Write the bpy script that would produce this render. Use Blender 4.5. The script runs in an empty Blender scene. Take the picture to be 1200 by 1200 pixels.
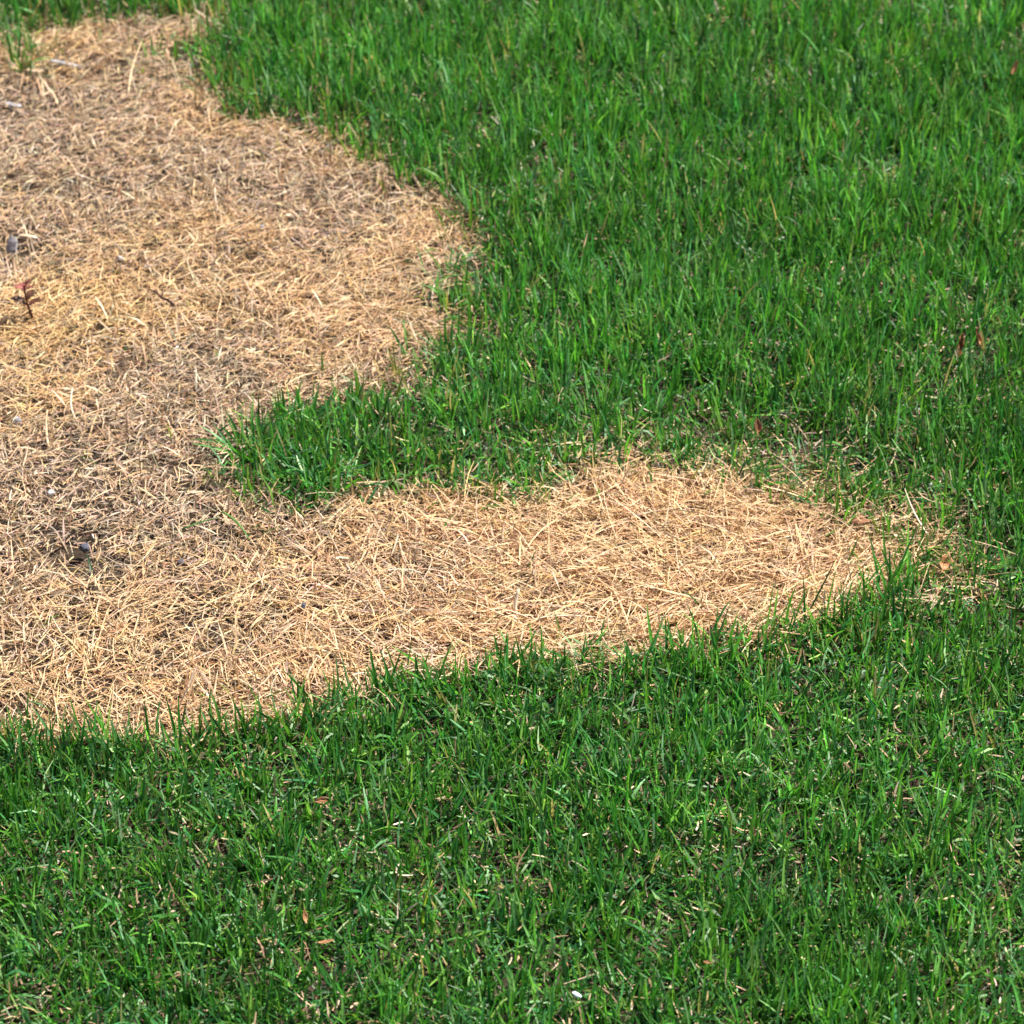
import bpy, math
import numpy as np
from mathutils import Vector, Matrix

# ------------------------------------------------------------------ camera, sky, sun, exposure
scn = bpy.context.scene
COL = scn.collection
R = math.radians
rng = np.random.default_rng(11)

CAM_H, PITCH, FOV = 1.72, 35.0, 22.0
cam_d = bpy.data.cameras.new('camera')
cam = bpy.data.objects.new('camera', cam_d); COL.objects.link(cam)
cam.location = (0, 0, CAM_H)
cam.rotation_euler = (R(90 - PITCH), 0, 0)
cam_d.sensor_width = 36; cam_d.sensor_fit = 'HORIZONTAL'
cam_d.angle = R(FOV)
cam_d.clip_start = 0.05; cam_d.clip_end = 2000
cam_d.dof.use_dof = True
cam_d.dof.focus_distance = 2.7
cam_d.dof.aperture_fstop = 10
scn.camera = cam

SUN_EL, SUN_AZ = 55.0, 66.0          # azimuth measured clockwise from +Y (the view direction)
world = bpy.data.worlds.new('World'); scn.world = world; world.use_nodes = True
nt = world.node_tree
sky = nt.nodes.new('ShaderNodeTexSky'); sky.sky_type = 'NISHITA'; sky.sun_disc = False
sky.sun_elevation = R(SUN_EL); sky.sun_rotation = R(SUN_AZ)
bgn = nt.nodes['Background']; bgn.inputs['Strength'].default_value = 0.072
nt.links.new(sky.outputs['Color'], bgn.inputs['Color'])

sun_d = bpy.data.lights.new('sun', 'SUN'); sun_d.energy = 5.0; sun_d.angle = R(0.53)
sun_d.color = (1.0, 0.955, 0.88)
sun = bpy.data.objects.new('sun', sun_d); COL.objects.link(sun)
sv = Vector((math.sin(R(SUN_AZ)) * math.cos(R(SUN_EL)), math.cos(R(SUN_AZ)) * math.cos(R(SUN_EL)), math.sin(R(SUN_EL))))
sun.location = sv * 6
sun.rotation_euler = (-sv).to_track_quat('-Z', 'Y').to_euler()

vs = scn.view_settings
vs.view_transform = 'Standard'; vs.look = 'None'; vs.gamma = 1.0; vs.use_curve_mapping = False
vs.exposure = 0.95
scn.render.filter_size = 1.1
scn.cycles.max_bounces = 6
scn.cycles.transparent_max_bounces = 4

# ------------------------------------------------------------------ helpers
def tag(o, label=None, cat=None, group=None, kind=None):
    if label: o['label'] = label
    if cat: o['category'] = cat
    if group: o['group'] = group
    if kind: o['kind'] = kind
    return o

def lin(r, g, b):
    f = lambda c: (c / 255 / 12.92) if c <= 10.3 else ((c / 255 + 0.055) / 1.055) ** 2.4
    return np.array([f(r), f(g), f(b)])

def smooth(a, b, x):
    t = np.clip((x - a) / (b - a), 0, 1)
    return t * t * (3 - 2 * t)

def vnoise(x, y, scale, seed):
    """value noise, 0..1"""
    g = np.random.default_rng(seed).random((256, 256))
    u = x * scale + 1000.37; v = y * scale + 1000.11
    i = np.floor(u).astype(np.int64); j = np.floor(v).astype(np.int64)
    fu = u - i; fv = v - j
    fu = fu * fu * (3 - 2 * fu); fv = fv * fv * (3 - 2 * fv)
    a = g[i & 255, j & 255]; b = g[(i + 1) & 255, j & 255]
    c = g[i & 255, (j + 1) & 255]; d = g[(i + 1) & 255, (j + 1) & 255]
    return (a * (1 - fu) + b * fu) * (1 - fv) + (c * (1 - fu) + d * fu) * fv

def fbm(x, y, scale, seed):
    return 0.55 * vnoise(x, y, scale, seed) + 0.3 * vnoise(x, y, scale * 2.1, seed + 1) + 0.15 * vnoise(x, y, scale * 4.3, seed + 2)

# outline of the scorched patch on the ground, metres
PATCH = np.array([(-1.931, 3.646), (-1.166, 3.676), (-0.847, 3.706), (-0.776, 3.67), (-0.727, 3.602), (-0.709, 3.67), (-0.702, 3.749), (-0.647, 3.768), (-0.569, 3.78), (-0.503, 3.783), (-0.456, 3.777), (-0.47, 3.715), (-0.515, 3.67), (-0.493, 3.587), (-0.445, 3.516), (-0.385, 3.474), (-0.309, 3.446), (-0.244, 3.392), (-0.193, 3.345), (-0.155, 3.275), (-0.094, 3.2), (-0.052, 3.135), (-0.057, 3.069), (-0.073, 3.001), (-0.082, 2.935), (-0.074, 2.871), (-0.08, 2.809), (-0.1, 2.749), (-0.125, 2.714), (-0.176, 2.695), (-0.237, 2.672), (-0.285, 2.638), (-0.326, 2.579), (-0.335, 2.532), (-0.293, 2.477), (-0.242, 2.446), (-0.208, 2.45), (-0.166, 2.473), (-0.078, 2.484), (0.0, 2.491), (0.079, 2.518), (0.149, 2.543), (0.219, 2.543), (0.277, 2.525), (0.332, 2.477), (0.387, 2.443), (0.431, 2.406), (0.453, 2.366), (0.45, 2.329), (0.418, 2.295), (0.349, 2.261), (0.263, 2.216), (0.162, 2.182), (0.081, 2.175), (0.0, 2.163), (-0.107, 2.149), (-0.177, 2.125), (-0.227, 2.084), (-0.286, 2.061), (-0.346, 2.053), (-0.433, 2.055), (-0.519, 2.058), (-0.864, 2.05), (-1.29, 2.037), (-2.2, 2.2), (-2.4, 3.2)])

PATCH[12, 0] -= 0.022; PATCH[13, 0] -= 0.012      # the pointed corner of the long turf
PATCH[(PATCH[:, 1] < 2.30) & (PATCH[:, 1] > 1.9), 1] -= 0.010
_far = (PATCH[:, 0] > -0.02) & (PATCH[:, 1] > 2.36) & (PATCH[:, 1] < 2.6); PATCH[_far, 1] -= 0.024
_lobe = (PATCH[:, 0] > -0.40) & (PATCH[:, 0] < -0.085) & (PATCH[:, 1] > 3.15); PATCH[_lobe] += np.array([-0.012, -0.022])
_rim = (PATCH[:, 0] > -0.13) & (PATCH[:, 0] < -0.05) & (PATCH[:, 1] > 2.72) & (PATCH[:, 1] < 3.12); PATCH[_rim, 0] -= 0.024
_tip = PATCH[:, 0] > 0.3; PATCH[_tip, 0] = 0.3 + (PATCH[_tip, 0] - 0.3) * 0.86
def patch_sd(x, y):
    """signed distance to the patch outline, positive inside the dead patch"""
    d = np.full(x.shape, 1e9); ins = np.zeros(x.shape, bool)
    n = len(PATCH)
    for k in range(n):
        ax, ay = PATCH[k]; bx, by = PATCH[(k + 1) % n]
        ex, ey = bx - ax, by - ay
        t = np.clip(((x - ax) * ex + (y - ay) * ey) / (ex * ex + ey * ey), 0, 1)
        d = np.minimum(d, (x - ax - t * ex) ** 2 + (y - ay - t * ey) ** 2)
        c = ((ay > y) != (by > y))
        if ey != 0: ins ^= c & (x < ex * (y - ay) / ey + ax)
    return np.where(ins, 1, -1) * np.sqrt(d)

HOLLOWS = [(-0.495, 2.368, 0.040, 0.017), (-0.655, 3.060, 0.045, 0.016), (-0.72, 3.50, 0.09, 0.014), (-0.62, 3.60, 0.06, 0.010), (-0.36, 3.03, 0.05, 0.008)]
def ground_z(x, y):
    z = 0.012 * (fbm(x, y, 2.3, 40) - 0.5) + 0.012 * (fbm(x, y, 9.0, 50) - 0.5)
    for hx, hy, r, dep in HOLLOWS:
        z = z - dep * np.exp(-((x - hx) ** 2 + (y - hy) ** 2) / (r * r))
    far = np.clip((np.abs(x) + np.abs(y - 2.5)) / 8, 0, 1)
    return z * (1 - far)

def gz(x, y): return float(ground_z(np.array([x]), np.array([y]))[0])

# ------------------------------------------------------------------ materials
def new_mat(name):
    m = bpy.data.materials.new(name); m.use_nodes = True
    n = m.node_tree; n.nodes.clear()
    return m, n, n.nodes, n.links

def blade_material(name, transl, rough, spec, tint, streak=0.25):
    """thin leaf: colour of each blade from its own attribute, streaks along the blade, light passing through"""
    m, n, N, L = new_mat(name)
    out = N.new('ShaderNodeOutputMaterial')
    at = N.new('ShaderNodeAttribute'); at.attribute_name = 'blade_colour'
    tc = N.new('ShaderNodeTexCoord')
    no = N.new('ShaderNodeTexNoise'); no.inputs['Scale'].default_value = 260; no.inputs['Detail'].default_value = 2
    L.new(tc.outputs['Object'], no.inputs['Vector'])
    mr = N.new('ShaderNodeMapRange'); mr.inputs['From Min'].default_value = 0.3; mr.inputs['From Max'].default_value = 0.7
    mr.inputs['To Min'].default_value = 1 - streak; mr.inputs['To Max'].default_value = 1 + streak
    L.new(no.outputs['Fac'], mr.inputs['Value'])
    mul = N.new('ShaderNodeVectorMath'); mul.operation = 'SCALE'
    L.new(at.outputs['Color'], mul.inputs[0]); L.new(mr.outputs['Result'], mul.inputs['Scale'])
    pb = N.new('ShaderNodeBsdfPrincipled')
    pb.inputs['Roughness'].default_value = rough
    pb.inputs['Specular IOR Level'].default_value = spec
    L.new(mul.outputs[0], pb.inputs['Base Color'])
    tm = N.new('ShaderNodeVectorMath'); tm.operation = 'MULTIPLY'; tm.inputs[1].default_value = tint
    L.new(mul.outputs[0], tm.inputs[0])
    tr = N.new('ShaderNodeBsdfTranslucent'); L.new(tm.outputs[0], tr.inputs['Color'])
    mx = N.new('ShaderNodeMixShader'); mx.inputs['Fac'].default_value = transl
    L.new(pb.outputs[0], mx.inputs[1]); L.new(tr.outputs[0], mx.inputs[2])
    L.new(mx.outputs[0], out.inputs['Surface'])
    return m

def noise_material(name, stops, scale, rough=0.85, bump=0.0, detail=6, spec=0.3):
    m, n, N, L = new_mat(name)
    out = N.new('ShaderNodeOutputMaterial')
    tc = N.new('ShaderNodeTexCoord')
    no = N.new('ShaderNodeTexNoise'); no.inputs['Scale'].default_value = scale; no.inputs['Detail'].default_value = detail
    L.new(tc.outputs['Object'], no.inputs['Vector'])
    cr = N.new('ShaderNodeValToRGB')
    el = cr.color_ramp.elements
    while len(el) < len(stops): el.new(0.5)
    for e, (p, c) in zip(el, stops): e.position = p; e.color = (*c, 1)
    L.new(no.outputs['Fac'], cr.inputs['Fac'])
    pb = N.new('ShaderNodeBsdfPrincipled'); pb.inputs['Roughness'].default_value = rough
    pb.inputs['Specular IOR Level'].default_value = spec
    L.new(cr.outputs['Color'], pb.inputs['Base Color'])
    if bump:
        b = N.new('ShaderNodeBump'); b.inputs['Strength'].default_value = 0.6; b.inputs['Distance'].default_value = bump
        L.new(no.outputs['Fac'], b.inputs['Height']); L.new(b.outputs['Normal'], pb.inputs['Normal'])
    L.new(pb.outputs[0], out.inputs['Surface'])
    return m

M_GRASS = blade_material('green_grass_blade', 0.42, 0.45, 0.45, (1.0, 1.15, 0.66))
M_STRAW = blade_material('dry_straw', 0.16, 0.55, 0.35, (1.05, 0.95, 0.8), 0.3)

# soil sheet: brown crumbly earth near by, turf colour far away
def soil_material():
    m, n, N, L = new_mat('soil')
    out = N.new('ShaderNodeOutputMaterial'); pb = N.new('ShaderNodeBsdfPrincipled'); pb.inputs['Roughness'].default_value = 0.95
    pb.inputs['Specular IOR Level'].default_value = 0.15
    ge = N.new('ShaderNodeNewGeometry')
    n1 = N.new('ShaderNodeTexNoise'); n1.inputs['Scale'].default_value = 90; n1.inputs['Detail'].default_value = 8
    L.new(ge.outputs['Position'], n1.inputs['Vector'])
    c1 = N.new('ShaderNodeValToRGB')
    c1.color_ramp.elements[0].position = 0.3; c1.color_ramp.elements[0].color = (0.022, 0.016, 0.011, 1)
    c1.color_ramp.elements[1].position = 0.72; c1.color_ramp.elements[1].color = (0.095, 0.070, 0.048, 1)
    L.new(n1.outputs['Fac'], c1.inputs['Fac'])
    n2 = N.new('ShaderNodeTexNoise'); n2.inputs['Scale'].default_value = 40; n2.inputs['Detail'].default_value = 8
    L.new(ge.outputs['Position'], n2.inputs['Vector'])
    c2 = N.new('ShaderNodeValToRGB')
    c2.color_ramp.elements[0].position = 0.3; c2.color_ramp.elements[0].color = (0.012, 0.045, 0.008, 1)
    c2.color_ramp.elements[1].position = 0.7; c2.color_ramp.elements[1].color = (0.05, 0.13, 0.025, 1)
    L.new(n2.outputs['Fac'], c2.inputs['Fac'])
    d = N.new('ShaderNodeVectorMath'); d.operation = 'DISTANCE'; d.inputs[1].default_value = (0, 2.8, 0)
    L.new(ge.outputs['Position'], d.inputs[0])
    mr = N.new('ShaderNodeMapRange'); mr.inputs['From Min'].default_value = 2.4; mr.inputs['From Max'].default_value = 3.2
    L.new(d.outputs['Value'], mr.inputs['Value'])
    mx = N.new('ShaderNodeMix'); mx.data_type = 'RGBA'
    L.new(mr.outputs['Result'], mx.inputs['Factor']); L.new(c1.outputs['Color'], mx.inputs['A']); L.new(c2.outputs['Color'], mx.inputs['B'])
    L.new(mx.outputs['Result'], pb.inputs['Base Color'])
    b = N.new('ShaderNodeBump'); b.inputs['Distance'].default_value = 0.006; L.new(n1.outputs['Fac'], b.inputs['Height'])
    L.new(b.outputs['Normal'], pb.inputs['Normal'])
    L.new(pb.outputs[0], out.inputs['Surface'])
    return m

# ------------------------------------------------------------------ ground
def mesh_np(name, verts, quads, tris=None, colour=None, mat=None, smooth_shade=True):
    me = bpy.data.meshes.new(name)
    nq = len(quads); ntr = 0 if tris is None else len(tris)
    me.vertices.add(len(verts)); me.vertices.foreach_set('co', np.ascontiguousarray(verts, np.float32).ravel())
    loops = quads.ravel() if ntr == 0 else np.concatenate([quads.ravel(), tris.ravel()])
    me.loops.add(len(loops)); me.loops.foreach_set('vertex_index', loops.astype(np.int32))
    me.polygons.add(nq + ntr)
    st = np.arange(nq) * 4
    if ntr: st = np.concatenate([st, nq * 4 + np.arange(ntr) * 3])
    me.polygons.foreach_set('loop_start', st.astype(np.int32))
    me.update(calc_edges=True)
    me.polygons.foreach_set('use_smooth', np.full(nq + ntr, smooth_shade))
    if colour is not None:
        a = me.attributes.new('blade_colour', 'FLOAT_COLOR', 'POINT')
        c = np.ones((len(verts), 4), np.float32); c[:, :3] = colour
        a.data.foreach_set('color', c.ravel())
    if mat: me.materials.append(mat)
    o = bpy.data.objects.new(name, me); COL.objects.link(o)
    return o

def grid_axis(a, b, step, far):
    c = list(np.arange(a, b + 1e-6, step))
    lo, hi, s = [], [], step
    while (a - (lo[-1] if lo else a)) < far:
        s *= 1.6; lo.append((lo[-1] if lo else a) - s); hi.append((hi[-1] if hi else c[-1]) + s)
    return np.array(lo[::-1] + c + hi)

gx = grid_axis(-2.2, 2.2, 0.03, 250); gy = grid_axis(0.8, 5.2, 0.03, 250)
X, Y = np.meshgrid(gx, gy, indexing='ij')
Z = ground_z(X.ravel(), Y.ravel())
ii, jj = np.meshgrid(np.arange(len(gx) - 1), np.arange(len(gy) - 1), indexing='ij')
a = (ii * len(gy) + jj).ravel()
ground = mesh_np('ground', np.stack([X.ravel(), Y.ravel(), Z], 1), np.stack([a, a + len(gy), a + len(gy) + 1, a + 1], 1), mat=soil_material())
tag(ground, 'brown crumbly soil under the lawn and the scorched patch', 'ground', kind='structure')

# ------------------------------------------------------------------ blades
class Pile:
    """collects ribbons (grass blades or straws) into one mesh"""
    def __init__(s): s.v, s.q, s.c, s.n = [], [], [], 0
    def add(s, x, y, z, az, length, pitch, bend, curl, width, roll, c0, c1, seg=3, fold=0.0, tip=0.15, base=0.7):
        n = len(x); t = np.linspace(0, 1, seg + 1)
        tm = (t[:-1] + t[1:]) / 2
        p = pitch[:, None] + bend[:, None] * tm; A = az[:, None] + curl[:, None] * tm
        st = (length / seg)[:, None]
        D = np.stack([np.cos(p) * np.cos(A), np.cos(p) * np.sin(A), np.sin(p)], 2)
        P = np.concatenate([np.zeros((n, 1, 3)), np.cumsum(D * st[..., None], 1)], 1)
        P += np.stack([x, y, z], 1)[:, None, :]
        T = np.concatenate([D[:, :1], (D[:, :-1] + D[:, 1:]) / 2, D[:, -1:]], 1)
        T /= np.linalg.norm(T, axis=2, keepdims=True)
        A2 = az[:, None] + curl[:, None] * t
        S = np.stack([-np.sin(A2), np.cos(A2), np.zeros_like(A2)], 2)
        U = np.cross(T, S); U /= np.linalg.norm(U, axis=2, keepdims=True) + 1e-9
        cr, sr = np.cos(roll)[:, None, None], np.sin(roll)[:, None, None]
        S, U = S * cr + U * sr, U * cr - S * sr
        prof = np.interp(t, [0, 0.18, 0.62, 1], [base, 1, 0.9, tip])
        w = (width[:, None] * prof[None])[..., None] * 0.5
        if fold:
            ring = np.stack([P - S * w + U * w * fold, P, P + S * w + U * w * fold], 2); k = 3
        else:
            ring = np.stack([P - S * w, P + S * w], 2); k = 2
        V = ring.reshape(-1, 3)
        C = c0[:, None, :] * (1 - t)[None, :, None] + c1[:, None, :] * t[None, :, None]
        C = np.repeat(C[:, :, None, :], k, 2).reshape(-1, 3)
        per = (seg + 1) * k
        base_i = s.n + np.arange(n) * per
        for i in range(seg):
            for j in range(k - 1):
                o = i * k + j
                s.q.append(np.stack([base_i + o, base_i + o + 1, base_i + o + k + 1, base_i + o + k], 1))
        s.v.append(V); s.c.append(C); s.n += n * per
    def build(s, name, mat):
        return mesh_np(name, np.concatenate(s.v), np.concatenate(s.q), colour=np.clip(np.concatenate(s.c), 0.004, 0.95), mat=mat)

X0, X1, Y0, Y1 = -1.75, 1.75, 0.95, 5.0
def scatter(density):
    n = int(density * (X1 - X0) * (Y1 - Y0))
    return rng.uniform(X0, X1, n), rng.uniform(Y0, Y1, n)
def near_weight(x, y):
    """1 in the built-up core of the lawn, thinning outward"""
    half = 0.19 + 0.215 * y + 0.16
    d = np.maximum(np.maximum(np.abs(x) - half, 1.48 - y), y - 4.15)
    return 1 - 0.86 * smooth(0.0, 0.22, d)

def pick(cols, n, w=None):
    cols = np.array(cols); k = rng.choice(len(cols), n, p=None if w is None else np.array(w) / sum(w))
    return cols[k]
def jitter(c, s):
    n = len(c); return c * np.exp(rng.normal(0, s, (n, 1))) * np.exp(rng.normal(0, s * 0.25, (n, 3)))

GREENS = [(0.070, 0.232, 0.023), (0.040, 0.176, 0.025), (0.128, 0.322, 0.038), (0.048, 0.208, 0.054), (0.175, 0.328, 0.048), (0.120, 0.290, 0.112), (0.255, 0.430, 0.205), (0.023, 0.108, 0.022)]
GW = [5, 4, 3, 2.6, 0.9, 1.5, 0.8, 1.6]
STRAWS = [(0.62, 0.425, 0.245), (0.68, 0.505, 0.325), (0.52, 0.330, 0.180), (0.60, 0.405, 0.190), (0.43, 0.295, 0.185), (0.50, 0.390, 0.290), (0.26, 0.165, 0.100), (0.72, 0.585, 0.415)]

# grass -----------------------------------------------------------
def edge_noise(x, y): return 0.075 * (fbm(x, y, 24, 70) - 0.5) + 0.07 * (fbm(x, y, 9, 75) - 0.5)

THIN = [(0.376, 2.525, 0.10, 0.9), (0.456, 2.415, 0.10, 0.9), (0.47, 2.33, 0.07, 0.8), (0.141, 2.597, 0.10, 0.75), (-0.02, 2.545, 0.06, 0.25), (0.26, 2.585, 0.08, 0.8), (-0.05, 3.02, 0.06, 0.7), (-0.07, 2.86, 0.05, 0.6), (-0.30, 2.57, 0.06, 0.35), (-0.16, 2.69, 0.06, 0.3), (-0.12, 3.28, 0.06, 0.5), (-0.74, 3.68, 0.12, 0.7), (-0.6, 3.82, 0.12, 0.5), (-0.25, 3.42, 0.05, 0.5), (-0.45, 3.53, 0.05, 0.5)]
def thin(x, y):
    t = np.zeros(len(x))
    for px, py, r, a in THIN: t = np.maximum(t, a * np.exp(-((x - px) ** 2 + (y - py) ** 2) / (r * r)))
    return t
CLEAR = [(-0.185, 1.905, 0.018), (0.057, 1.648, 0.014), (-0.189, 1.742, 0.012), (-0.170, 1.714, 0.014), (0.174, 1.688, 0.010), (0.553, 2.715, 0.022), (0.285, 2.555, 0.016), (0.473, 2.305, 0.022), (0.392, 2.40, 0.02)]
def clear(x, y):
    c = np.zeros(len(x))
    for px, py, r in CLEAR: c = np.maximum(c, np.exp(-(((x - px) ** 2 + (y - py) ** 2) / (r * r)) ** 2))
    return c
lawn = Pile()
def lawn_keep(x, y, soft):
    sd = patch_sd(x, y) + edge_noise(x, y)
    return sd, rng.random(len(x)) < (1 - smooth(-soft, soft * 0.5, sd)) * (1 - 0.68 * thin(x, y)) * (1 - 0.85 * clear(x, y))

def tall_factor(x, y):
    f = 0.84 + 0.24 * smooth(2.3, 3.2, y + 0.6 * x) + 0.5 * (fbm(x, y, 3.0, 90) - 0.5)
    return f

# upright blades, growing in tufts
cx, cy = scatter(2500)
k = rng.random(len(cx)) < near_weight(cx, cy); cx, cy = cx[k], cy[k]
sd, kk = lawn_keep(cx, cy, 0.036); cx, cy, sd = cx[kk], cy[kk], sd[kk]
m = rng.integers(4, 11, len(cx))
dens = 0.35 + 1.1 * fbm(cx, cy, 7, 95)
m = np.maximum(2, (m * dens).astype(int))
idx = np.repeat(np.arange(len(cx)), m); n = len(idx)
r = np.abs(rng.normal(0, 0.012, n)); th = rng.uniform(0, 2 * np.pi, n)
x = cx[idx] + r * np.cos(th); y = cy[idx] + r * np.sin(th)
tf = tall_factor(x, y)
edge = smooth(-0.05, 0.0, sd[idx])
L_ = tf * rng.uniform(0.032, 0.068, n) * (1 + 0.25 * (rng.random(n) < 0.06)) * (1 - 0.12 * edge)
az = th + rng.normal(0, 0.6, n)
pitch = np.clip(rng.normal(R(83), R(8), n) - r * 5, R(25), R(95))
bend = -np.abs(rng.normal(0.0, R(19), n)) * (1 + (rng.random(n) < 0.12) * 1.6)
wid = rng.uniform(0.0020, 0.0040, n) * (1 + 0.2 * smooth(2.4, 3.4, y))
tcol = pick(GREENS, len(cx), GW)
c1 = jitter(0.45 * tcol[idx] + 0.55 * pick(GREENS, n, GW), 0.28)
pale = (rng.random(n) < 0.016)[:, None]
sick = (rng.random(n) < 0.30 * np.exp(-np.abs(sd[idx] + 0.01) / 0.03))[:, None]
c1 = np.where(sick, jitter(pick([(0.22, 0.27, 0.06), (0.30, 0.27, 0.09), (0.42, 0.32, 0.15), (0.13, 0.21, 0.03)], n), 0.2), c1)
c1 = np.where(pale, jitter(pick([(0.32, 0.30, 0.10), (0.46, 0.36, 0.17)], n), 0.2), c1)
c1 = c1 * (0.72 + 0.62 * fbm(x, y, 5.5, 210))[:, None]
c0 = c1 * np.array([1.3, 1.1, 1.2])
roll = rng.normal(0, 0.5, n)
lawn.add(x, y, ground_z(x, y) - 0.003, az, L_, pitch, bend, rng.normal(0, 0.25, n), wid, roll, c0, c1, seg=4, fold=0.45, tip=0.22)

# low, crossed, leaning blades between the tufts
x, y = scatter(36000)
k = rng.random(len(x)) < near_weight(x, y) * (1 - 0.45 * smooth(2.3, 2.9, y)); x, y = x[k], y[k]
sd, kk = lawn_keep(x, y, 0.025); x, y = x[kk], y[kk]; n = len(x)
c1 = jitter(pick(GREENS, n, GW), 0.30); c0 = c1 * np.array([1.2, 1.05, 1.1])
lawn.add(x, y, ground_z(x, y) + rng.uniform(0, 0.016, n), rng.uniform(0, 2 * np.pi, n), (0.008 + 0.034 * rng.random(n) ** 1.5) * (0.8 + 0.25 * tall_factor(x, y)), rng.normal(R(38), R(24), n), rng.normal(R(-35), R(40), n), rng.normal(0, 0.6, n), rng.uniform(0.0016, 0.0034, n), rng.normal(0, 0.7, n), c0, c1, seg=2, tip=0.3)

# a few green blades lying across or standing in the dead patch near its edge
x, y = scatter(2600)
sd = patch_sd(x, y) + edge_noise(x, y)
kk = (rng.random(len(x)) < 0.62 * np.exp(-np.maximum(sd, 0) / 0.022)) & (sd > 0) | ((sd > 0) & (rng.random(len(x)) < 0.012))
x, y = x[kk], y[kk]; n = len(x)
c1 = jitter(pick([(0.05, 0.16, 0.02), (0.10, 0.19, 0.03), (0.20, 0.22, 0.05), (0.04, 0.13, 0.04)], n), 0.25)
lawn.add(x, y, ground_z(x, y) + 0.004, rng.uniform(0, 2 * np.pi, n), rng.uniform(0.025, 0.05, n), rng.normal(R(50), R(22), n), rng.normal(R(-35), R(25), n), rng.normal(0, 0.3, n), rng.uniform(0.002, 0.0034, n), rng.normal(0, 0.5, n), c1 * 1.2, c1, seg=4, fold=0.4, tip=0.12)
# splayed plants at the ragged end of the grassy spit
n = 170; q = rng.uniform(0, 2 * np.pi, n); rr_ = 0.05 * np.sqrt(rng.random(n))
pc = np.array([(-0.285, 2.545), (-0.245, 2.505), (-0.31, 2.575), (-0.20, 2.50), (-0.25, 2.62)])[rng.integers(0, 5, n)]
x = pc[:, 0] + rr_ * 0.5 * np.cos(q); y = pc[:, 1] + rr_ * 0.6 * np.sin(q)
c1 = jitter(pick(GREENS, n, [4, 4, 2, 4, 1, 1, .6, 1]), 0.25)
lawn.add(x, y, ground_z(x, y), q + rng.normal(0, 0.5, n), rng.uniform(0.035, 0.062, n), rng.normal(R(58), R(16), n), -np.abs(rng.normal(R(30), R(25), n)), rng.normal(0, 0.3, n), rng.uniform(0.0024, 0.0042, n), rng.normal(0, 0.4, n), c1 * 1.15, c1, seg=4, fold=0.45, tip=0.12)
# longer unmown blades along the near side of the patch
i0 = int(np.argmin(np.hypot(PATCH[:, 0] - 0.45, PATCH[:, 1] - 2.33))); i1 = int(np.argmin(np.hypot(PATCH[:, 0] + 0.9, PATCH[:, 1] - 2.03)))
seg_i = rng.integers(i0, i1, 620); tt = rng.random(620)
pp = PATCH[seg_i] * (1 - tt[:, None]) + PATCH[seg_i + 1] * tt[:, None]
x = pp[:, 0] + rng.normal(0, 0.012, 620); y = pp[:, 1] - 0.016 + rng.normal(0, 0.013, 620); n = 620
c1 = jitter(pick(GREENS, n, GW), 0.25)
lawn.add(x, y, ground_z(x, y) - 0.002, rng.uniform(0, 2 * np.pi, n), rng.uniform(0.03, 0.068, n) * (1 + 0.25 * smooth(0.1, 0.3, x)), rng.normal(R(74), R(12), n), -np.abs(rng.normal(0, R(22), n)), rng.normal(0, 0.2, n), rng.uniform(0.0022, 0.004, n), rng.normal(0, 0.5, n), c1 * 1.15, c1, seg=4, fold=0.45, tip=0.15)
lawn_o = lawn.build('lawn_grass', M_GRASS)
tag(lawn_o, 'lush green lawn grass growing around the scorched straw patch', 'grass', kind='stuff')

# tan clippings and dead bits lying low between the green blades
th_ = Pile()
x, y = scatter(12500)
k = rng.random(len(x)) < near_weight(x, y); x, y = x[k], y[k]
sd = patch_sd(x, y); kk = (sd < 0.01) & (rng.random(len(x)) < 1.9 * smooth(0.28, 0.70, fbm(x, y, 16, 99)) + 0.3 * thin(x, y)); x, y = x[kk], y[kk]; n = len(x)
c1 = 0.88 * jitter(pick(STRAWS, n, [3, 3, 3, 1, 3, 3, 2, 0.8]), 0.25)
th_.add(x, y, ground_z(x, y) + rng.uniform(0.001, 0.021, n), rng.uniform(0, 2 * np.pi, n), 0.006 + 0.02 * rng.random(n) ** 2.5, rng.normal(R(15), R(38), n), rng.normal(0, R(30), n), rng.normal(0, 0.5, n), rng.uniform(0.0010, 0.0023, n), rng.normal(0, 0.7, n), c1, c1, seg=2, tip=0.5)
x, y = scatter(9000)
k = rng.random(len(x)) < near_weight(x, y) * (1 - 0.6 * smooth(2.4, 3.0, y)); x, y = x[k], y[k]
kk = patch_sd(x, y) < 0.0; x, y = x[kk], y[kk]; n = len(x)
c1 = jitter(pick([(0.10, 0.07, 0.04), (0.16, 0.11, 0.06), (0.07, 0.06, 0.025), (0.20, 0.14, 0.08)], n), 0.3)
th_.add(x, y, ground_z(x, y) + rng.uniform(0.0, 0.008, n), rng.uniform(0, 2 * np.pi, n), rng.uniform(0.010, 0.034, n), rng.normal(R(6), R(16), n), rng.normal(0, R(25), n), rng.normal(0, 0.5, n), rng.uniform(0.0014, 0.003, n), rng.normal(0, 0.6, n), c1, c1, seg=2, tip=0.5)
o = th_.build('lawn_clippings', M_STRAW)
tag(o, 'short tan clippings and dead blades caught between the green grass', 'clippings', kind='stuff')

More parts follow.
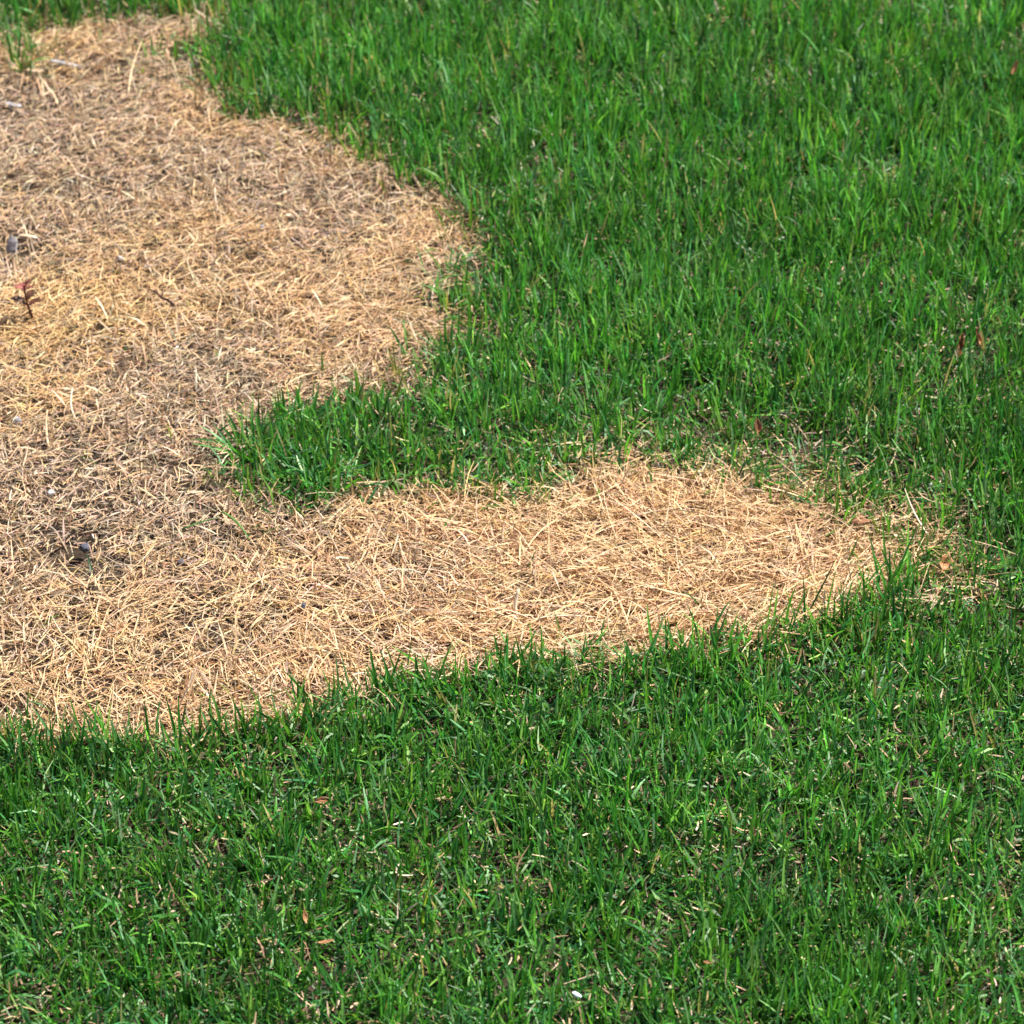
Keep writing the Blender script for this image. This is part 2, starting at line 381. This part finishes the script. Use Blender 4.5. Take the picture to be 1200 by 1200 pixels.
# straw ------------------------------------------------------------
straw = Pile()
GOLD = [(-0.56, 2.87, 0.20, 1.0), (-0.20, 3.02, 0.15, 1.0), (-0.16, 2.82, 0.12, 0.8), (-0.40, 3.40, 0.12, 0.5), (-0.55, 3.65, 0.12, 0.4), (-0.4, 2.12, 0.2, 0.8), (0.1, 2.25, 0.3, 0.8), (0.38, 2.33, 0.15, 0.8)]
GREY = [(-0.40, 2.45, 0.18, 0.8), (-0.30, 3.22, 0.15, 0.8), (-0.60, 2.62, 0.16, 0.7), (-0.70, 3.48, 0.15, 1.0), (-0.42, 2.75, 0.14, 0.5), (-0.62, 3.2, 0.15, 0.5), (-0.05, 2.36, 0.12, 0.5)]
def golden(x, y):
    # bleached golden straw in some places, weathered grey-brown in others
    g = 0.9 * fbm(x, y, 6, 120)
    for px, py, r, a in GOLD: g = g + 0.32 * a * np.exp(-((x - px) ** 2 + (y - py) ** 2) / (r * r))
    for px, py, r, a in GREY: g = g - 0.32 * a * np.exp(-((x - px) ** 2 + (y - py) ** 2) / (r * r))
    return g
def straw_layer(density, zlo, zhi, lmin, lmax, wlo, whi, psig, cols_w, dark, flow_s, seg, tip=0.35):
    x, y = scatter(density)
    k = rng.random(len(x)) < near_weight(x, y); x, y = x[k], y[k]
    sd = patch_sd(x, y) + 0.6 * edge_noise(x, y) + 0.016 * thin(x, y)
    kk = (sd > -0.13) & (rng.random(len(x)) < np.maximum(smooth(-0.022, 0.014, sd), 0.8 * smooth(-0.13, 0.0, sd) * thin(x, y)) * (0.48 + 0.52 * smooth(0.26, 0.5, fbm(x, y, 26, 150)))); x, y = x[kk], y[kk]
    hol = np.zeros(len(x))
    for hx, hy, r, dep in HOLLOWS: hol = np.maximum(hol, dep / 0.016 * np.exp(-((x - hx) ** 2 + (y - hy) ** 2) / (r * r)))
    kk = rng.random(len(x)) > hol * 0.72; x, y = x[kk], y[kk]; n = len(x)
    # combed direction field: lies across in the arm of the patch, swirls elsewhere
    comb = smooth(-0.45, 0.0, x) * smooth(2.62, 2.45, y)
    az = (fbm(x, y, 4.5, 130) - 0.5) * 14 * (1 - 0.75 * comb) + rng.normal(0, flow_s, n) + np.where(rng.random(n) < 0.5, np.pi, 0)
    g = golden(x, y)[:, None]
    lushy = smooth(0.27, 0.69, g + 0.08 * comb[:, None])
    w = np.array(cols_w, float)
    grey = jitter(pick(STRAWS, n, w * np.array([1, 1, .6, .3, 1.5, 2.6, 1.0, .8])), dark)
    gold = jitter(pick(STRAWS, n, w * np.array([2, 2, 1.4, 1.6, .5, .3, .3, .8])), dark * 0.8)
    seedling_gold = np.exp(-((x + 0.56) ** 2 + (y - 2.86) ** 2) / 0.030)[:, None]  # straw's own yellower tone around the seedling
    gold = gold * (1 + seedling_gold * np.array([0.03, 0.02, -0.11]))
    c = np.where(rng.random((n, 1)) < lushy, gold * np.array([1.01, 0.96, 0.87]), grey * np.array([0.90, 0.878, 0.875]))
    lift = np.where(rng.random(n) < 0.5, 1, 0.6)
    L_ = rng.uniform(lmin, lmax, n) * (0.5 + 0.5 * comb + 0.22 * lushy[:, 0])
    pit = np.abs(rng.normal(0, psig, n)) * lift; crook = np.where(rng.random(n) < 0.12, 0.8, 0.2)
    straw.add(x, y, ground_z(x, y) + rng.uniform(zlo, zhi, n), az, L_, pit, -pit * rng.uniform(0.5, 1.7, n), rng.normal(0, 1, n) * crook, rng.uniform(wlo, whi, n) * (0.86 + 0.14 * comb), rng.normal(0, 0.6, n), c * 0.95, c * 1.03, seg=seg, tip=tip)
    pass
straw_layer(15000, -0.002, 0.006, 0.010, 0.030, 0.0012, 0.0028, R(12), [1, .5, 2, 1, 3, 2, 3, .1], 0.3, 1.2, 2)
straw_layer(50000, 0.002, 0.013, 0.012, 0.042, 0.0008, 0.0019, R(20), [3, 2.5, 2.5, 1.5, 1.6, 1.2, 1.2, .8], 0.28, 1.0, 3)
straw_layer(13000, 0.007, 0.016, 0.026, 0.072, 0.0008, 0.0017, R(17), [3, 4, 1.4, 1, .6, .8, .1, 1.6], 0.2, 0.85, 3)
# upright dead stubble, here and there
x, y = scatter(6000); k = rng.random(len(x)) < near_weight(x, y); x, y = x[k], y[k]
sd = patch_sd(x, y); kk = (sd > -0.02) & (rng.random(len(x)) < 0.25 + 0.9 * smooth(0.45, 0.65, fbm(x, y, 8, 140))); x, y = x[kk], y[kk]; n = len(x)
c = jitter(pick(STRAWS, n, [3, 4, 1, 1, 1, 1, .5, 2]), 0.2)
straw.add(x, y, ground_z(x, y), rng.uniform(0, 2 * np.pi, n), rng.uniform(0.018, 0.045, n), rng.normal(R(58), R(16), n), rng.normal(R(-20), R(28), n), rng.normal(0, 0.3, n), rng.uniform(0.0014, 0.0026, n), rng.normal(0, 0.6, n), c, c, seg=3, tip=0.3)
straw_o = straw.build('dead_grass', M_STRAW)
tag(straw_o, 'matted tan dead grass straw covering the scorched patch', 'dead grass', kind='stuff')
# ------------------------------------------------------------------ single things
def C3(r, g, b): return tuple(float(v) for v in lin(r, g, b))
def link_mesh(name, verts, faces, mat, parent=None, loc=(0, 0, 0), solid=0.0, smooth_shade=True):
    me = bpy.data.meshes.new(name); me.from_pydata([tuple(map(float, v)) for v in verts], [], faces); me.update()
    me.polygons.foreach_set('use_smooth', [smooth_shade] * len(me.polygons))
    me.materials.append(mat)
    o = bpy.data.objects.new(name, me); COL.objects.link(o); o.location = loc
    if parent: o.parent = parent
    if solid:
        m = o.modifiers.new('thickness', 'SOLIDIFY'); m.thickness = solid; m.offset = 0
    return o
def root(name, loc):
    o = bpy.data.objects.new(name, None); COL.objects.link(o); o.location = loc; o.empty_display_size = 0.01
    return o

def tube(pts, radii, sides=7, squash=1.0):
    pts = [Vector(p) for p in pts]; V, F = [], []
    for i, p in enumerate(pts):
        t = (pts[min(i + 1, len(pts) - 1)] - pts[max(i - 1, 0)]).normalized()
        a = t.cross(Vector((0.13, 0.21, 0.97))).normalized(); b = t.cross(a)
        for k in range(sides):
            q = 2 * math.pi * k / sides
            V.append(p + (a * math.cos(q) + b * math.sin(q) * squash) * radii[i])
    for i in range(len(pts) - 1):
        for k in range(sides):
            F.append((i * sides + k, i * sides + (k + 1) % sides, (i + 1) * sides + (k + 1) % sides, (i + 1) * sides + k))
    F.append(tuple(range(sides))[::-1]); F.append(tuple((len(pts) - 1) * sides + k for k in range(sides)))
    return V, F

def leaf_verts(length, width, curl, cup, wave, seed, prof=((0, 0.08), (0.25, 0.8), (0.5, 1), (0.8, 0.6), (1, 0.04)), nu=12, nv=7):
    rr = np.random.default_rng(seed); ph = rr.uniform(0, 6, 4)
    V, F = [], []
    xs = 0.0; zs = 0.0
    for i in range(nu + 1):
        t = i / nu; w = np.interp(t, [p[0] for p in prof], [p[1] for p in prof]) * width / 2 * (1 + 0.16 * math.sin(9 * t + ph[0]) + 0.13 * math.sin(23 * t + ph[3]))
        ang = curl * (t - 0.35)
        if i: xs += length / nu * math.cos(ang); zs += length / nu * math.sin(ang)
        for j in range(nv + 1):
            s = 2 * j / nv - 1
            c = cup * s
            V.append((xs + 0.05 * length * wave * math.sin(7 * s + ph[1]), w * s * math.cos(c * 0.8) , zs + abs(w * s) * math.sin(abs(c)) + wave * length * 0.05 * math.sin(11 * t + 3 * s + ph[2])))
    for i in range(nu):
        for j in range(nv):
            a = i * (nv + 1) + j; F.append((a, a + 1, a + nv + 2, a + nv + 1))
    return V, F
def xform(V, rx, ry, rz, off=(0, 0, 0)):
    M = Matrix.Rotation(rz, 3, 'Z') @ Matrix.Rotation(ry, 3, 'Y') @ Matrix.Rotation(rx, 3, 'X')
    return [M @ Vector(v) + Vector(off) for v in V]

def leaf_mat(name, a, b, c):
    return noise_material(name, [(0.3, a), (0.55, b), (0.75, c)], 160, rough=0.6, bump=0.001)
M_LEAF_BROWN = leaf_mat('leaf_brown', C3(100, 66, 46), C3(145, 102, 74), C3(170, 128, 98))
M_LEAF_TAN = leaf_mat('leaf_tan', C3(160, 108, 72), C3(196, 146, 104), C3(212, 172, 130))
M_LEAF_ORANGE = leaf_mat('leaf_orange', C3(66, 40, 18), C3(118, 76, 34), C3(175, 128, 70))
M_LEAF_RUST = leaf_mat('leaf_rust', C3(92, 56, 36), C3(140, 92, 60), C3(180, 138, 100))
M_LEAF_RIB = noise_material('leaf_rib', [(0.3, C3(150, 105, 70)), (0.7, C3(205, 165, 120))], 120)

def dead_leaf(loc, length, width, curl, cup, rot, mat, label, seed, wave=0.6, stalk=True, group=None):
    r0 = root('dead_leaf', loc); length *= 0.85 if loc[1] > 2 else 0.66; width *= 1.0 if loc[1] > 2 else 0.8
    V, F = leaf_verts(length, width, curl, cup, wave, seed)
    mid = [V[i * 8 + 3] for i in range(13)]; mid2 = [V[i * 8 + 4] for i in range(13)]
    off = (-length * 0.4 * math.cos(rot[2]), -length * 0.4 * math.sin(rot[2]), 0)
    link_mesh('leaf_blade', xform(V, *rot, off), F, mat, r0, solid=0.0004)
    rib = [(Vector(p) + Vector(q)) / 2 + Vector((0, 0, 0.0004)) for p, q in zip(mid, mid2)][:11]
    if stalk: rib = [rib[0] + Vector((-length * 0.22, 0.001, -0.002)), rib[0] + Vector((-length * 0.1, 0, 0))] + rib
    Vt, Ft = tube(xform(rib, *rot, off), list(np.linspace(0.0007, 0.0003, len(rib))), 5)
    link_mesh('stalk', Vt, Ft, M_LEAF_RIB, r0)
    tag(r0, label, 'leaf', group)

dead_leaf((0.392, 2.41, gz(0.392, 2.41) + 0.019), 0.026, 0.019, -0.5, 0.2, (0.15, -0.1, R(-170)), M_LEAF_BROWN, 'flat pinkish brown dead leaf where straw meets the thin green grass', 1)
dead_leaf((0.473, 2.33, gz(0.473, 2.33) + 0.018), 0.027, 0.018, 1.6, 0.8, (0.5, -0.3, R(70)), M_LEAF_TAN, 'crumpled light tan dead leaf at the tip of the straw patch', 2, 1.2)
dead_leaf((0.543, 2.736, gz(0.543, 2.736) + 0.042), 0.038, 0.013, 1.0, 1.0, (0.5, -0.75, R(80)), M_LEAF_ORANGE, 'curled orange brown dead leaf caught upright in tall green grass', 3, 0.8)
dead_leaf((0.567, 2.752, gz(0.567, 2.752) + 0.046), 0.030, 0.012, 1.4, 1.0, (0.4, -0.6, R(115)), M_LEAF_ORANGE, 'short dark brown leaf curl beside the orange brown leaf', 4, 0.8)
dead_leaf((0.285, 2.575, gz(0.285, 2.575) + 0.034), 0.022, 0.012, 0.5, 0.9, (0.3, -0.9, R(100)), M_LEAF_RUST, 'small rust red leaf on the green edge above the straw arm', 5, 0.4)
dead_leaf((-0.185, 1.918, gz(-0.185, 1.918) + 0.037), 0.020, 0.009, -0.6, 0.8, (0.5, 0.0, R(15)), M_LEAF_RUST, 'small folded reddish brown leaf lying in a dark gap of the lawn', 6, 0.4, False)
dead_leaf((-0.189, 1.752, gz(-0.189, 1.752) + 0.040), 0.022, 0.007, 1.2, 0.8, (0.3, -0.8, R(110)), M_LEAF_TAN, 'narrow upright tan leaf curl standing in the lawn', 7, 0.5, False)
dead_leaf((-0.170, 1.727, gz(-0.170, 1.727) + 0.036), 0.024, 0.005, 0.7, 0.6, (0.2, 0.0, R(8)), M_LEAF_TAN, 'thin tan leaf strip lying level below the upright leaf curl', 8, 0.4, False)
dead_leaf((0.174, 1.696, gz(0.174, 1.696) + 0.038), 0.013, 0.005, 0.4, 0.6, (0.2, 0.1, R(-10)), M_LEAF_RUST, 'tiny bright orange leaf scrap in the lawn', 9, 0.4, False)
dead_leaf((0.729, 3.50, gz(0.729, 3.50) + 0.048), 0.028, 0.010, 0.8, 0.9, (0.3, -0.6, R(60)), M_LEAF_ORANGE, 'yellowish brown leaf scrap at the back of the long lawn', 10, 0.5, False)

# stones
def pebble(loc, size, seed, mat, label, group=None, rough=0.22):
    import bmesh
    bm = bmesh.new(); bmesh.ops.create_icosphere(bm, subdivisions=2, radius=1.0)
    rr = np.random.default_rng(seed)
    ax = [Vector(rr.normal(size=3)).normalized() for _ in range(9)]; am = rr.uniform(0.55, 0.95, 9)
    for v in bm.verts:
        d = v.co.normalized(); rad = 1.0
        for a_, m_ in zip(ax, am):
            dd = d.dot(a_)
            if dd > m_ * 0.85: rad = min(rad, m_ * 0.85 / dd)     # broken facets
        rad *= 1 + 0.05 * math.sin(7 * d.x + seed) * math.sin(6 * d.y + 2 * seed) + rough * 0.1 * rr.normal()
        v.co = Vector((d.x * size[0], d.y * size[1], d.z * size[2])) * rad * 0.5
    me = bpy.data.meshes.new('pebble'); bm.to_mesh(me); bm.free(); me.materials.append(mat)
    o = bpy.data.objects.new('pebble', me); COL.objects.link(o); o.location = loc
    o.rotation_euler = (0.1, -0.1, seed)
    tag(o, label, 'stone', group)
M_STONE_DARK = noise_material('stone_dark', [(0.3, C3(52, 52, 60)), (0.7, C3(98, 98, 110))], 220, 0.8, 0.0006)
M_STONE_PALE = noise_material('stone_pale', [(0.3, C3(140, 134, 128)), (0.7, C3(196, 190, 184))], 260, 0.75, 0.0006)
M_STONE_GREY = noise_material('stone_grey', [(0.3, C3(110, 108, 112)), (0.7, C3(175, 172, 175))], 260, 0.8, 0.0006)
def stone_at(x, y, h, size, seed, mat, label, group=None): pebble((x, y, gz(x, y) + h), size, seed, mat, label, group)
stone_at(-0.477, 2.380, 0.016, (0.018, 0.015, 0.013), 1, M_STONE_DARK, 'dark slate grey stone lying in the bare hollow of the straw')
stone_at(-0.589, 2.627, 0.013, (0.012, 0.014, 0.011), 2, M_STONE_GREY, 'light bluish grey stone half sunk in straw')
stone_at(-0.525, 2.471, 0.015, (0.012, 0.010, 0.008), 3, M_STONE_PALE, 'small white stone on straw behind the bare hollow')
stone_at(-0.365, 2.347, 0.011, (0.011, 0.009, 0.008), 4, M_STONE_DARK, 'small dark stone on weathered straw before the grassy spit')
stone_at(-0.357, 2.350, 0.013, (0.007, 0.006, 0.005), 5, M_STONE_PALE, 'tiny white stone chip touching the small dark stone')
stone_at(-0.515, 3.025, 0.011, (0.014, 0.012, 0.010), 6, M_STONE_PALE, 'whitish stone on grey straw behind the red seedling')
stone_at(-0.335, 3.111, 0.011, (0.011, 0.010, 0.008), 7, M_STONE_GREY, 'lone grey stone on straw near the long lawn edge')
stone_at(-0.224, 2.264, 0.015, (0.012, 0.009, 0.008), 8, M_STONE_DARK, 'small bluish black stone on the combed straw')
stone_at(0.057, 1.660, 0.038, (0.010, 0.008, 0.006), 9, noise_material('stone_white', [(0.3, C3(205, 215, 218)), (0.7, C3(232, 238, 238))], 200, 0.5), 'tiny bright white chip caught in green grass')

# weathered wood
M_WOOD_GREY = noise_material('wood_grey', [(0.3, C3(118, 112, 112)), (0.7, C3(190, 184, 184))], 150, 0.85, 0.0008)
M_WOOD_PALE = noise_material('wood_pale', [(0.3, C3(190, 160, 130)), (0.7, C3(232, 210, 182))], 150, 0.8, 0.0006)
M_TWIG = noise_material('twig_bark', [(0.3, C3(45, 28, 24)), (0.7, C3(92, 62, 52))], 200, 0.8, 0.0005)
def chip(loc, L_, w, th, rot, mat, label, seed, name='wood_chip'):
    rr = np.random.default_rng(seed); V, F = [], []
    ns = 7
    for i in range(ns):
        t = i / (ns - 1) - 0.5
        e = 1 - 0.55 * max(0, abs(t) * 2 - 0.75) / 0.25 * rr.uniform(0.5, 1)
        for sy, sz in ((-1, -1), (-0.2, -1.1), (1, -0.9), (1.05, 0.6), (0.3, 1.1), (-1, 0.8)):
            V.append((t * L_ * (1 + 0.1 * rr.normal() * (abs(t) > 0.45)), sy * w / 2 * e * rr.uniform(0.85, 1.1), sz * th / 2 * e * rr.uniform(0.8, 1.15) + 0.04 * L_ * math.sin(3 * t + seed)))
    for i in range(ns - 1):
        for k in range(6): F.append((i * 6 + k, i * 6 + (k + 1) % 6, i * 6 + 6 + (k + 1) % 6, i * 6 + 6 + k))
    F.append((5, 4, 3, 2, 1, 0)); F.append(tuple(range((ns - 1) * 6, ns * 6)))
    o = link_mesh(name, xform(V, *rot), F, mat, loc=loc, smooth_shade=False)
    tag(o, label, 'wood chip')
chip((-0.663, 3.064, gz(-0.663, 3.064) + 0.016), 0.030, 0.012, 0.008, (0.2, R(-70), 1.3), M_WOOD_GREY, 'upright grey wood chip in a dark hollow of the straw', 1)
chip((-0.645, 3.088, gz(-0.645, 3.088) + 0.016), 0.026, 0.005, 0.004, (0.1, 0.05, R(-8)), M_WOOD_PALE, 'pale split sliver lying beside the upright grey chip', 2)
chip((-0.670, 3.616, gz(-0.670, 3.616) + 0.013), 0.045, 0.007, 0.005, (0.1, 0.03, R(-14)), M_WOOD_GREY, 'long grey wood sliver on bare straw below the corner grass tuft', 3)
chip((-0.712, 3.592, gz(-0.712, 3.592) + 0.012), 0.022, 0.009, 0.006, (0.1, 0.05, R(4)), M_WOOD_PALE, 'short pale wood chip next to the long grey sliver', 4)
chip((-0.73, 3.50, gz(-0.73, 3.50) + 0.008), 0.028, 0.008, 0.005, (0.1, 0.03, R(-25)), M_WOOD_GREY, 'small grey bark chip in the bare soil hollow', 5)

# twig
tw = root('twig', (-0.430, 2.895, gz(-0.430, 2.895) + 0.018))
main = [(0, 0, 0), (-0.008, 0.008, 0.003), (-0.017, 0.015, 0.002), (-0.025, 0.026, 0.004), (-0.037, 0.036, 0.003)]
link_mesh('stem', *tube(main, [0.0021, 0.0017, 0.0018, 0.0012, 0.0007]), M_TWIG, tw)
link_mesh('side_shoot', *tube([(-0.017, 0.015, 0.002), (-0.016, 0.024, 0.007), (-0.019, 0.031, 0.009)], [0.0012, 0.0009, 0.0005]), M_TWIG, tw)
tag(tw, 'short dark forked twig lying on the straw', 'twig')

# seedling with red leaves
sd0 = root('seedling', (-0.604, 2.867, gz(-0.604, 2.867) + 0.004))
link_mesh('stem', *tube([(0, 0, -0.004), (-0.003, 0.002, 0.012), (-0.007, 0.003, 0.026), (-0.008, 0.004, 0.040), (-0.009, 0.004, 0.052)], [0.0019, 0.0017, 0.0015, 0.0012, 0.0008]), noise_material('seedling_stem', [(0.3, C3(60, 28, 26)), (0.7, C3(110, 55, 48))], 200, 0.6), sd0)
M_RED = noise_material('seedling_red_leaf', [(0.3, C3(105, 52, 48)), (0.6, C3(160, 88, 80)), (0.8, C3(195, 132, 118))], 180, 0.5)
M_OLIVE = noise_material('seedling_olive_leaf', [(0.3, C3(62, 42, 28)), (0.6, C3(98, 64, 44)), (0.8, C3(130, 66, 54))], 180, 0.5)
for k, (h, ang, el, ln, mt) in enumerate([(0.026, 170, 0.5, 0.022, M_OLIVE), (0.024, 10, 0.45, 0.022, M_OLIVE), (0.032, 60, 0.6, 0.019, M_OLIVE), (0.034, 235, 0.5, 0.017, M_OLIVE), (0.036, -40, 0.6, 0.018, M_OLIVE), (0.044, 120, 0.7, 0.015, M_RED), (0.047, 200, 0.7, 0.015, M_RED), (0.047, 330, 0.7, 0.016, M_RED), (0.050, 270, 0.9, 0.014, M_RED), (0.051, 30, 1.0, 0.013, M_RED)]):
    V, F = leaf_verts(ln, ln * 0.6, -0.6, 0.4, 0.3, 30 + k, nu=7, nv=4)
    link_mesh('leaf', xform(V, 0, -el, R(ang), (-0.008 + 0.001 * math.cos(R(ang)), 0.004, h)), F, mt, sd0, solid=0.0004)
tag(sd0, 'small seedling with pinkish red leaves on a dark stem in the straw', 'seedling')

# single stalks
M_STALK = noise_material('straw_stalk', [(0.3, C3(190, 150, 108)), (0.7, C3(228, 200, 160))], 120, 0.5)
M_STALK_WHITE = noise_material('straw_stalk_white', [(0.3, C3(205, 180, 150)), (0.7, C3(236, 218, 190))], 120, 0.5)
M_BLADE_GREEN = noise_material('loose_green_blade', [(0.3, C3(52, 88, 34)), (0.7, C3(100, 132, 66))], 90, 0.45)
M_BLADE_YELLOW = noise_material('yellow_green_blade', [(0.3, C3(130, 165, 30)), (0.7, C3(190, 205, 70))], 90, 0.45)
def stalk(A, B, w, mat, label, cat='straw', name='straw_stalk', sag=0.002, group=None, taper=0.6, h=0.0, split=False):
    a = Vector((A[0], A[1], gz(A[0], A[1]) + A[2])); b = Vector((B[0], B[1], gz(B[0], B[1]) + B[2]))
    d = b - a; side = Vector((-d.y, d.x, 0)).normalized()
    pts = [d * t + side * sag * 0.5 * math.sin(math.pi * t) * 2 + Vector((0, 0, h * 4 * t * (1 - t))) for t in np.linspace(0, 1, 7)]
    w = w * 0.85
    V, F = tube(pts, list(w / 2 * np.interp(np.linspace(0, 1, 7), [0, 0.5, 1], [1, 0.95, taper])), 6, 0.55)
    o = link_mesh(name, V, F, mat, loc=a)
    tag(o, label, cat, group)
stalk((0.005, 2.248, 0.010), (0.007, 2.262, 0.036), 0.0045, M_STALK_WHITE, 'thick whitish straw stub standing at the near straw edge', taper=0.9)
stalk((-0.461, 2.293, 0.016), (-0.500, 2.348, 0.024), 0.0032, M_STALK, 'long pale straw stalk leaning into the bare hollow')
stalk((-0.543, 2.572, 0.010), (-0.549, 2.618, 0.034), 0.0030, M_STALK, 'upright pale straw stalk beside the bluish grey stone')
stalk((-0.519, 2.631, 0.010), (-0.526, 2.668, 0.032), 0.0028, M_STALK_WHITE, 'bent whitish straw stalk behind the upright pale stalk', sag=0.004)
stalk((0.464, 2.382, 0.020), (0.440, 2.432, 0.050), 0.0032, M_STALK_WHITE, 'long bleached blade leaning in green grass above the tan leaf', sag=0.003, taper=0.3)
stalk((0.106, 2.205, 0.010), (0.101, 2.222, 0.042), 0.0026, M_STALK, 'yellowish straw stub rising out of the near green edge', taper=0.8)
stalk((-0.561, 3.501, 0.012), (-0.550, 3.600, 0.052), 0.0034, M_STALK, 'tall pale straw stalk leaning back on the far straw', sag=0.004)
stalk((-0.397, 3.155, 0.010), (-0.402, 3.172, 0.036), 0.0030, M_STALK_WHITE, 'short whitish straw stub on the grey far straw', taper=0.9)
stalk((-0.425, 3.380, 0.010), (-0.433, 3.402, 0.040), 0.0034, M_STALK, 'stout pale straw stub close to the far lawn edge', taper=0.9)
stalk((-0.368, 2.404, 0.017), (-0.328, 2.419, 0.020), 0.0036, M_BLADE_GREEN, 'thin loose green blade lying level on straw off the grassy spit', 'grass blade', 'grass_blade', taper=0.3)
stalk((-0.326, 2.428, 0.021), (-0.292, 2.381, 0.017), 0.0048, M_BLADE_GREEN, 'broad loose green blade lying aslant on straw off the grassy spit', 'grass blade', 'grass_blade', taper=0.4, h=0.004)
stalk((-0.083, 1.775, 0.004), (-0.073, 1.785, 0.058), 0.0050, M_BLADE_YELLOW, 'bright yellow green blade standing among darker grass', 'grass blade', 'grass_blade', taper=0.25, sag=0.004)
